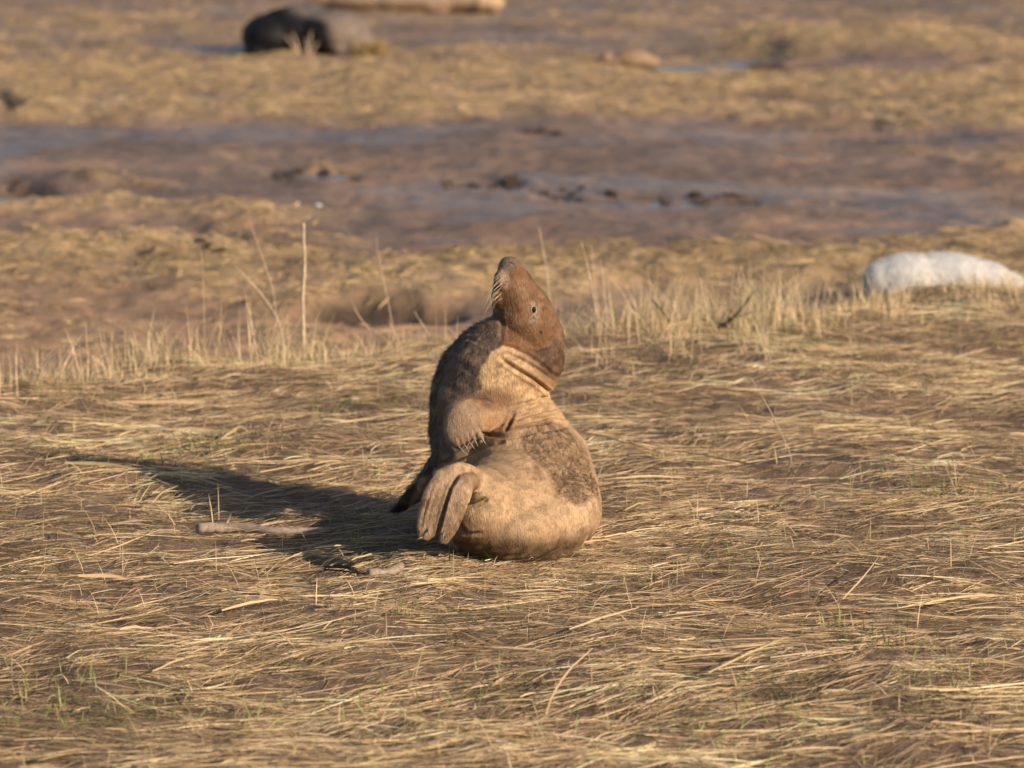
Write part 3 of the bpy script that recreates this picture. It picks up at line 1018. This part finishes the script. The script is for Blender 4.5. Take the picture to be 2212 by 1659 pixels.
# whiskers
wr_ = random.Random(4)
for k in range(18):
    fy = k / 17.0
    a = (1079 + wr_.random() * 7 - fy * 2, 590 + fy * 52 + wr_.random() * 4)
    q, qn = surf(*a)
    if q is None: continue
    L = 26 + 26 * wr_.random()
    tip = P(a[0] - L * (.62 + .3 * wr_.random()), a[1] + L * (.9 + .4 * wr_.random()), q.y - .03 * wr_.random())
    m1 = q.lerp(tip, .4) + Vector((-.006, -.012, .006))
    m2 = q.lerp(tip, .75) + Vector((-.004, -.01, .002))
    vf = ring_tube([q, m1, m2, tip], [.0004, .0004, .0003, .0001], 4)
    mesh_np('whisker', vf[0], vf[1], M_WHISK, seal)
for k in range(3):
    q, qn = surf(1143 + k * 4, 652 - k * 2)
    vf = ring_tube([q, q + qn * .02 + Vector((.004, 0, .008)), q + qn * .03 + Vector((.012, 0, .018))], [.0005, .0004, .0002], 4)
    mesh_np('eyebrow_whisker', vf[0], vf[1], M_WHISK, seal)


# ------------------------------------------------------------------ other seals
def simple_seal(name, label, parts, colour_fn, origin, mat, voxel=.014, furspec=None, it=8, cat='seal', rel=.012):
    root = empty(name, origin, label, cat)
    acc = ([], [])
    for vf in parts: add(acc, vf)
    v, f = fuse(acc, voxel, it)
    n = vnormals(v, f)
    v = v + n * ((noise3(v, 7, 71) - .5) * rel * 2 + (noise3(v, 26, 72) - .5) * rel * .5)[:, None]
    n = vnormals(v, f)
    c = colour_fn(v, n)
    mesh_np('body', v, f, mat, root, cols=c, smooth=True)
    if furspec:
        cnt, L, wd = furspec
        fur('fur', v, f, n, c, cnt, L, wd, comb_down, M_FUR if mat is not M_PUP else M_PUP, root, 5, .3, var=.25 if mat is not M_PUP else .05)
    return root, v, f, n


def gel(px, py, Y, rx, rz, ry, rot=0.0):
    k = Y / F
    return ellipsoid(P(px, py, Y), rx * k, ry, rz * k, Matrix.Rotation(rot, 3, 'Y'))


# white pup behind the crest, right
Yp = 19.3
pup_parts = [gel(2035, 606, Yp, 125, 59, .17), gel(1960, 606, Yp - .04, 92, 58, .15), gel(2105, 612, Yp + .02, 90, 50, .14), gel(2165, 622, Yp + .03, 55, 38, .10),
             gel(1905, 605, Yp - .05, 42, 42, .11), gel(2195, 628, Yp + .03, 32, 26, .07),
             gel(1930, 628, Yp - .14, 16, 34, .04, .3), gel(2078, 622, Yp - .13, 30, 24, .05, -.5)]


def pup_col(v, n):
    c = np.tile(np.array([.60, .59, .58]), (len(v), 1))
    m = sm(.5, .62, noise3(v, 9, 81))[:, None] * .4
    c = c * (1 - m) + np.array([.66, .60, .50]) * m
    low = sm(-.02, -.22, v[:, 2])[:, None] * .35
    return c * (1 - low) + np.array([.52, .44, .32]) * low


pz = float(terrain(P(2035, 600, Yp).x, Yp))
simple_seal('seal_pup', 'white furry seal pup lying behind the grass crest at the right', pup_parts, pup_col, Vector((P(2035, 600, Yp).x, Yp, pz)), M_PUP, .012, (26000, .022, .0022), cat='seal pup')

# dark seal, far left of centre
g0 = G(660, 121, ZL)
Yd = g0.y + .35
dark_parts = [gel(650, 68, Yd + .1, 105, 58, .40), gel(585, 78, Yd, 64, 50, .34), gel(715, 72, Yd - .05, 85, 52, .34), gel(765, 88, Yd - .1, 48, 36, .24), gel(797, 100, Yd - .15, 24, 22, .15),
              gel(560, 108, Yd - .2, 34, 14, .12), gel(735, 112, Yd - .28, 26, 12, .10, .4)]


def dark_shade_col(v, n):  # shaded left painted black, sunlit right end and top painted lighter
    uu, ww = proj(v)
    nn = noise3(v, 5, 83)
    c = np.tile(np.array([.007, .006, .007]), (len(v), 1))
    m = sm(700, 728, uu + (nn - .5) * 40 - (ww - 60) * .15 + sm(55, 20, ww) * 80)[:, None]
    c = c * (1 - m) + np.array([.17, .13, .105]) * m
    t = (sm(50, 22, ww + (nn - .5) * 20) * sm(600, 680, uu) * .8)[:, None]
    return c * (1 - t) + np.array([.12, .105, .10]) * t


simple_seal('dark_seal', 'dark seal slumped on the far marsh, shade on its left painted black', dark_parts, dark_shade_col, Vector((g0.x, Yd, ZL)), M_SHADESEAL, .022, (9000, .02, .003), rel=.02)

# tan seal at the top edge
g1 = G(890, 29, ZL)
Yt = g1.y + .35
tan_parts = [gel(890, 0, Yt, 150, 38, .33), gel(800, -2, Yt, 110, 32, .28), gel(730, 2, Yt, 60, 20, .18), gel(690, 8, Yt, 36, 11, .12), gel(970, -8, Yt, 90, 38, .27), gel(1030, -4, Yt - .02, 46, 32, .20), gel(1062, 6, Yt - .05, 30, 22, .14), gel(940, 22, Yt - .26, 34, 8, .08, .2)]


def tan_col(v, n):
    uu, ww = proj(v)
    c = np.tile(np.array([.27, .19, .13]), (len(v), 1))
    m = (sm(4, 16, ww + (noise3(v, 5, 85) - .5) * 12) * sm(1045, 1020, uu))[:, None]
    c = c * (1 - m) + np.array([.17, .10, .06]) * m
    m = sm(1030, 1045, uu)[:, None]
    return c * (1 - m) + np.array([.42, .29, .18]) * m


simple_seal('tan_seal', 'pale tan seal lying beyond the dark seal at the top edge of the photo', tan_parts, tan_col, Vector((g1.x, Yt, ZL)), M_COAT, .022, (8000, .02, .003), rel=.02)

# small pinkish pup by the puddle
g2 = G(1330, 149, ZL)
Yq = g2.y + .15
sp_parts = [gel(1365, 127, Yq, 46, 22, .15), gel(1325, 134, Yq, 40, 16, .12), gel(1285, 139, Yq, 34, 12, .09), gel(1250, 142, Yq, 26, 9, .07), gel(1403, 134, Yq, 22, 15, .10), gel(1310, 128, Yq - .05, 12, 16, .05, .3), gel(1225, 141, Yq, 18, 7, .05)]


def sp_col(v, n):
    uu, ww = proj(v)
    c = np.tile(np.array([.30, .20, .13]), (len(v), 1))
    m = (sm(1335, 1315, uu) * sm(126, 134, ww + (noise3(v, 11, 87) - .5) * 22))[:, None]
    return c * (1 - m) + np.array([.17, .075, .045]) * m


simple_seal('tan_pup', 'small pinkish tan seal pup lying low beside the bright far puddle', sp_parts, sp_col, Vector((g2.x, Yq, ZL)), M_COAT, .016, (5000, .02, .003), cat='seal pup')


# ------------------------------------------------------------------ sticks, twigs, stems
def stick(name, pts, radii, mat, label, cat, seed=0, seg=9, noise=.18, side=None, group=None):
    st = smoothpath([tuple(p) + (rd,) for p, rd in zip(pts, radii)], 4)
    path = [Vector(s[:3]) for s in st]
    o0 = path[0].copy()
    root = None
    vf = ring_tube(path, [max(s[3], .0006) for s in st], seg, noise, seed)
    if side:
        root = empty(name, o0, label, cat, group)
        mesh_np('stem', vf[0], vf[1], mat, root, smooth=True)
        for sp, srr in side:
            v2 = ring_tube([Vector(q) for q in sp], [srr * (1 - .8 * i / (len(sp) - 1)) for i in range(len(sp))], 6, .15, seed + 3)
            mesh_np('twig', v2[0], v2[1], mat, root, smooth=True)
        return root
    o = mesh_np(name, vf[0], vf[1], mat, origin=o0, smooth=True)
    return tag(o, label, cat, group)


b0 = G(656, 772, 0.02)
Yb = b0.y
stick('upright_stick', [P(656, 776, Yb), P(655, 700, Yb), P(654, 640, Yb), P(658, 570, Yb), P(656, 520, Yb), P(656, 482, Yb)],
      [.0080, .0075, .0072, .007, .0062, .005], M_WOODP, 'straight pale bare stick standing upright on the crest left of the seal', 'stick', 3,
      side=[([P(656, 540, Yb), P(662, 533, Yb)], .004), ([P(654, 655, Yb), P(649, 648, Yb)], .004), ([P(657, 600, Yb), P(663, 594, Yb)], .0035)])


def gz(u_, v_, off=0.0):
    g = G(u_, v_, 0.0)
    return Vector((g.x, g.y, float(terrain(g.x, g.y)) + off))


stick('fallen_branch', [gz(432, 1168, .03), gz(455, 1158, .035), gz(480, 1150, .04), gz(540, 1152, .035), gz(600, 1156, .035), gz(660, 1152, .03), gz(725, 1150, .02)],
      [.017, .019, .017, .015, .014, .012, .009], M_WOOD, 'weathered grey-brown bare branch lying on straw at the edge of the seal shadow', 'branch', 5, 10,
      side=[([gz(484, 1152, .04), gz(500, 1138, .07)], .007)])
stick('short_stick', [gz(798, 1273, .025), gz(815, 1268, .03), gz(828, 1266, .028), gz(850, 1262, .032), gz(868, 1256, .03)], [.014, .016, .012, .016, .012], M_WOOD,
      'short stubby piece of grey wood lying on straw in front of the seal', 'stick', 6, 10)
r6 = random.Random(6)
tb = []
for k in range(9):
    a = gz(700 + r6.random() * 30, 1238 + r6.random() * 8, .04); b = gz(770 + r6.random() * 40, 1262 + r6.random() * 16, .02)
    tb.append(([a, a.lerp(b, .5) + Vector((0, 0, .012)), b], .0028))
stick('dead_weed_spray', [gz(700, 1240, .03), gz(740, 1255, .045), gz(800, 1275, .02)], [.003, .003, .002], M_TWIG, 'spray of thin dark dead weed stalks lying beside the short stick', 'dead weed', 7, 6, side=tb)
# dark twiggy weed on the right of the crest
d0 = gz(1545, 732, 0); Yw = d0.y - .05
stick('dead_twig_plant', [d0, P(1562, 705, Yw), P(1580, 690, Yw), P(1596, 678, Yw)], [.010, .011, .009, .006], M_TWIG,
      'dark brown bare twiggy weed leaning right among the crest grass', 'dead weed', 8, 7,
      side=[([P(1580, 690, Yw), P(1600, 668, Yw - .05), P(1622, 640, Yw - .05), P(1632, 626, Yw)], .006), ([P(1583, 688, Yw), P(1608, 680, Yw + .05), P(1632, 672, Yw)], .005),
            ([P(1575, 693, Yw), P(1578, 672, Yw), P(1592, 655, Yw)], .004), ([P(1596, 678, Yw), P(1612, 655, Yw), P(1618, 638, Yw)], .004), ([P(1560, 706, Yw), P(1545, 695, Yw)], .0028),
            ([P(1588, 684, Yw), P(1606, 666, Yw + .03), P(1610, 648, Yw)], .0022)])
d1 = gz(1480, 742, 0); Yw = d1.y
stick('leaning_dead_stem', [d1, P(1455, 705, Yw), P(1430, 672, Yw), P(1408, 648, Yw)], [.006, .0055, .005, .003], M_TWIG,
      'thin dark dead stem leaning left on the crest right of the seal', 'dead stem', 9, 6, side=[([P(1440, 684, Yw), P(1432, 690, Yw)], .002), ([P(1422, 664, Yw), P(1410, 666, Yw)], .002)])

STEMS = [
    ([(598, 735), (592, 640), (568, 560), (536, 470)], .0028, 'tall thin dry grass stem bending left, left of the upright stick'),
    ([(612, 740), (600, 690), (560, 630), (503, 570)], .0045, 'broad dry blade leaning left over the tall tussock'),
    ([(850, 730), (840, 660), (825, 590), (812, 512)], .0026, 'thin straight dry stem between the upright stick and the seal'),
    ([(800, 720), (780, 690), (765, 665), (757, 645)], .003, 'short reddish stem in front of the dark hollow'),
    ([(1192, 700), (1186, 640), (1178, 570), (1164, 490)], .0048, 'tall blurred pinkish grass stem just right of the seal head'),
    ([(1290, 745), (1285, 660), (1272, 590), (1255, 520)], .0042, 'tallest left stem of the three pale stems right of the seal head'),
    ([(1298, 740), (1292, 670), (1284, 610), (1278, 530)], .0036, 'middle stem of the three pale stems right of the seal head'),
    ([(1312, 735), (1310, 680), (1304, 620), (1298, 560)], .0038, 'shortest right stem of the three pale stems right of the seal head'),
    ([(1700, 1020), (1708, 985), (1665, 890), (1616, 806)], .0020, 'long thin bent straw sticking up from the litter at the right'),
    ([(880, 800), (870, 760), (852, 720), (838, 690)], .0026, 'short dry stem left of the seal back on the crest'),
    ([(252, 840), (240, 800), (222, 750), (212, 705)], .0026, 'forked dry stem on the far left crest'),
    ([(256, 840), (246, 800), (240, 750), (250, 690)], .0024, 'upright dry stem beside the forked stem on the far left crest'),
    ([(60, 850), (80, 800), (110, 760), (140, 735)], .0030, 'pinkish dry stem leaning right at the far left of the crest'),
    ([(440, 640), (438, 590), (436, 555), (430, 530)], .0022, 'short thin stem far left before the pale bank'),
    ([(930, 745), (925, 720), (905, 690), (895, 672)], .003, 'greenish blade by the mud bank left of the seal throat'),
    ([(1640, 765), (1652, 720), (1640, 690), (1610, 655)], .0022, 'thin stem crossing behind the dark twiggy weed'),
    ([(985, 1255), (1010, 1262), (1040, 1300)], .0018, 'wiry straw lying before the seal flank'),
    ([(1150, 1300), (1110, 1245), (1090, 1215)], .0018, 'single dry straw standing in front of the seal belly'),
]
for i, (pts, wd, lab) in enumerate(STEMS[:16]):
    Yv = G(pts[0][0], min(pts[0][1], 1400), 0).y
    if pts[0][1] < 700: Yv = G(pts[0][0], 745, 0).y
    path = [P(a, b, Yv - .02 * j) for j, (a, b) in enumerate(pts)]
    zz = float(terrain(path[0].x, path[0].y))
    if path[0].z > zz + .01: path.insert(0, Vector((path[0].x, path[0].y, zz - .01)))
    stick('tall_dry_grass', path, [wd * .9] + [wd * .75] * (len(path) - 2) + [wd * .3], M_WOODP if i % 3 else mat_plain('dry_stem_pink', (.52, .37, .27), .7), lab, 'grass stem', 30 + i, 6, .1)

# golden tuft before the dark seal, and stalks in front of it
gq = G(802, 124, ZL)
root = empty('grass_tussock', gq, 'golden grass tuft at the right end of the dark seal', 'tussock')
m = 420
a = r.rand(m) * 6.283; rr = r.rand(m) ** .5
xx = gq.x + np.cos(a) * rr * .17; yy = gq.y + np.sin(a) * rr * .12
standing('blades', 'golden bushy blades', xx, yy, .08 + .13 * r.rand(m), .005 + .004 * r.rand(m), np.array([[.42, .29, .13]]) * (.6 + .7 * r.rand(m))[:, None], .6, 12, parent=root)
for (uu_, tips, lab) in [(646, [(616, 78), (632, 70), (640, 90)], 'pale dry stalk fan in front of the dark seal'), (664, [(672, 66), (660, 82), (690, 90)], 'second stalk fan, right of the first before the dark seal')]:
    g = G(uu_, 126, ZL)
    rt = empty('dry_weed', g, lab, 'dead weed')
    for (tu, tv) in tips:
        vf = ring_tube([g, g.lerp(P(tu, tv, g.y), .5) + Vector((.01, 0, .02)), P(tu, tv, g.y)], [.006, .008, .004], 5)
        mesh_np('stalk', vf[0], vf[1], M_WOODP, rt)
# feather
g = G(688, 448, ZL)
gzv = Vector((g.x, g.y, float(terrain(g.x, g.y)) + .012))
vf = ellipsoid(gzv, .028, .013, .009, Matrix.Rotation(.2, 3, 'Y'), 12, 7)
tag(mesh_np('feather', vf[0], vf[1], M_FEATHER, origin=gzv, smooth=True), 'tiny white feather lying on the brown marsh beyond the stick', 'feather')
# upright dead leaf near it
g = G(632, 462, ZL)
vf = ring_tube([g, P(636, 450, g.y), P(644, 436, g.y)], [(.008, .003), (.02, .004), (.006, .002)], 6)
tag(mesh_np('dead_leaf', vf[0], vf[1], M_WOODP, origin=g, smooth=True), 'pale curled dead leaf standing near the tiny white feather', 'leaf')

# clods of churned mud
rc = random.Random(9)
clod_meshes = []
for s in range(5):
    vf = ellipsoid(Vector((0, 0, 0)), 1, .8, .6, None, 10, 6)
    vv = np.array([tuple(q) for q in vf[0]])
    vv = vv * (.65 + .7 * noise3(vv * .9 + s * 7.7, 1.3, s))[:, None]
    me = bpy.data.meshes.new('mud_clod'); me.from_pydata([tuple(q) for q in vv], [], vf[1]); me.materials.append(M_CLOD)
    clod_meshes.append(me)
CL = [((570, 745), (366, 382), 12), ((950, 1110), (392, 416), 18), ((1130, 1330), (405, 435), 12), ((1400, 1620), (425, 442), 16), ((640, 760), (372, 380), 5), 
      ((0, 120), (395, 412), 4), ((300, 480), (545, 580), 5), ((1880, 1990), (262, 285), 5), ((1130, 1200), (285, 300), 3)]
CLAB = ['beside the grass patch right of the far left mound', 'in the largest churned row beyond the seal head', 'in the row right of the seal head', 'in the churned row toward the right puddles',
        'on the edge of the small left puddle', 'in the hollow cut by the left edge', 'on the brown slope left of the upright stick', 'below the grass band at the far right', 'alone under the grass band at centre']
for ci_, (ua, va, m) in enumerate(CL):
    for k in range(m):
        g = G(ua[0] + (ua[1] - ua[0]) * rc.random(), va[0] + (va[1] - va[0]) * rc.random(), ZL)
        s = .018 + .035 * rc.random() ** 1.8
        o = bpy.data.objects.new('mud_clod', clod_meshes[rc.randrange(5)])
        COL.objects.link(o)
        o.location = (g.x, g.y, float(terrain(g.x, g.y)) + s * .25)
        o.scale = (s * 1.3, s, s * .9); o.rotation_euler = (rc.random() * .6, rc.random() * .6, rc.random() * 6)
        tag(o, 'dark wet mud clod ' + CLAB[ci_], 'mud clod', 'mud clods on the flat')

# broad dead reed leaves lying on the straw
LV = [((140, 1045), (300, 1052), .012), ((170, 1290), (275, 1285), .012), ((330, 1095), (385, 1065), .008), ((480, 975), (520, 940), .010), ((60, 920), (180, 935), .008), ((260, 1410), (330, 1385), .008),
      ((135, 1350), (225, 1395), .006), ((1080, 1055), (1100, 1040), .004), ((1480, 1010), (1730, 1040), .007), ((1760, 1050), (1960, 1100), .006), ((1330, 1060), (1480, 1035), .008),
      ((1230, 1390), (1380, 1340), .007), ((1530, 1500), (1700, 1420), .006), ((1820, 1320), (1900, 1245), .006), ((600, 1290), (700, 1310), .007), ((720, 1350), (830, 1345), .008), ((480, 1360), (600, 1338), .008),
      ((1200, 1220), (1320, 1190), .006), ((940, 1330), (1090, 1390), .006), ((1350, 1110), (1410, 1090), .005), ((2000, 1330), (2150, 1300), .006), ((1500, 1140), (1660, 1175), .006),
      ((1180, 1560), (1280, 1440), .006), ((330, 1480), (450, 1440), .007), ((760, 1240), (840, 1228), .006), ((1250, 960), (1400, 990), .007), ((1860, 900), (2010, 930), .005)]
for i, (a, b, wd) in enumerate(LV):
    p0, p1 = gz(a[0], a[1], .042), gz(b[0], b[1], .036)
    dvec = (p1 - p0); pr = Vector((-dvec.y, dvec.x, 0)).normalized()
    K = 7; vv = []; ff = []
    rr = random.Random(i); bend = (rr.random() - .5) * .07 * dvec.length; tw = rr.random() * 1.2 + .3
    for k in range(K):
        t = k / (K - 1)
        c = p0.lerp(p1, t) + pr * bend * math.sin(math.pi * t)
        c.z = p0.z + (p1.z - p0.z) * t + .004 * rr.random() + .006 * math.sin(math.pi * t)
        wv = wd * .5 * (.35 + .65 * math.sin(math.pi * min(1, t * .85 + .15)))
        sd = pr * math.cos(tw + t * .5) + Vector((0, 0, 1)) * math.sin(tw + t * .5)
        vv += [c - sd * wv, c + Vector((0, 0, -wv * .25)), c + sd * wv]
        if k: q = 3 * k; ff += [[q - 3, q - 2, q + 1, q], [q - 2, q - 1, q + 2, q + 1]]
    LLAB = ['far left, just above the seal shadow tip', 'lower left, level with the belly bottom', 'crossing the seal shadow near its tip', 'above the middle of the shadow', 'far left, under the crest grass', 'lower left corner area, tilted up right', 'lower left, tilted down right', 'tiny one right of the tail', 'right of the flank, nearly level', 'far right, sloping down', 'just right of the seal flank', 'bottom centre, below the seal, rising right', 'bottom right, rising to the right', 'right side, steep, below the green tuft', 'below the left end of the fallen branch', 'below the short grey stick, to its left', 'left of the bottom centre, almost level', 'just below the seal belly on the right', 'below the seal rump, sloping down right', 'short one right of the rump', 'far right, low, rising slightly', 'right of the rump, sloping down', 'bottom centre, steep rise', 'bottom left, rising right', 'just in front of the short grey stick', 'right of the seal chest, upper litter', 'upper right, below the crest grass']
    col = random.Random(i + 50).choice([(.58, .42, .24), (.52, .39, .22), (.48, .37, .18)])
    o = mesh_np('reed_leaf', vv, ff, M_STRAW, origin=p0, cols=np.tile(col, (len(vv), 1)), smooth=True)
    tag(o, 'broad pale dead reed leaf, ' + LLAB[i], 'reed leaf', 'dead reed leaves on the straw')
print('tris', sum(len(o.data.loops) - 2 * len(o.data.polygons) for o in scene.objects if o.type == 'MESH'))
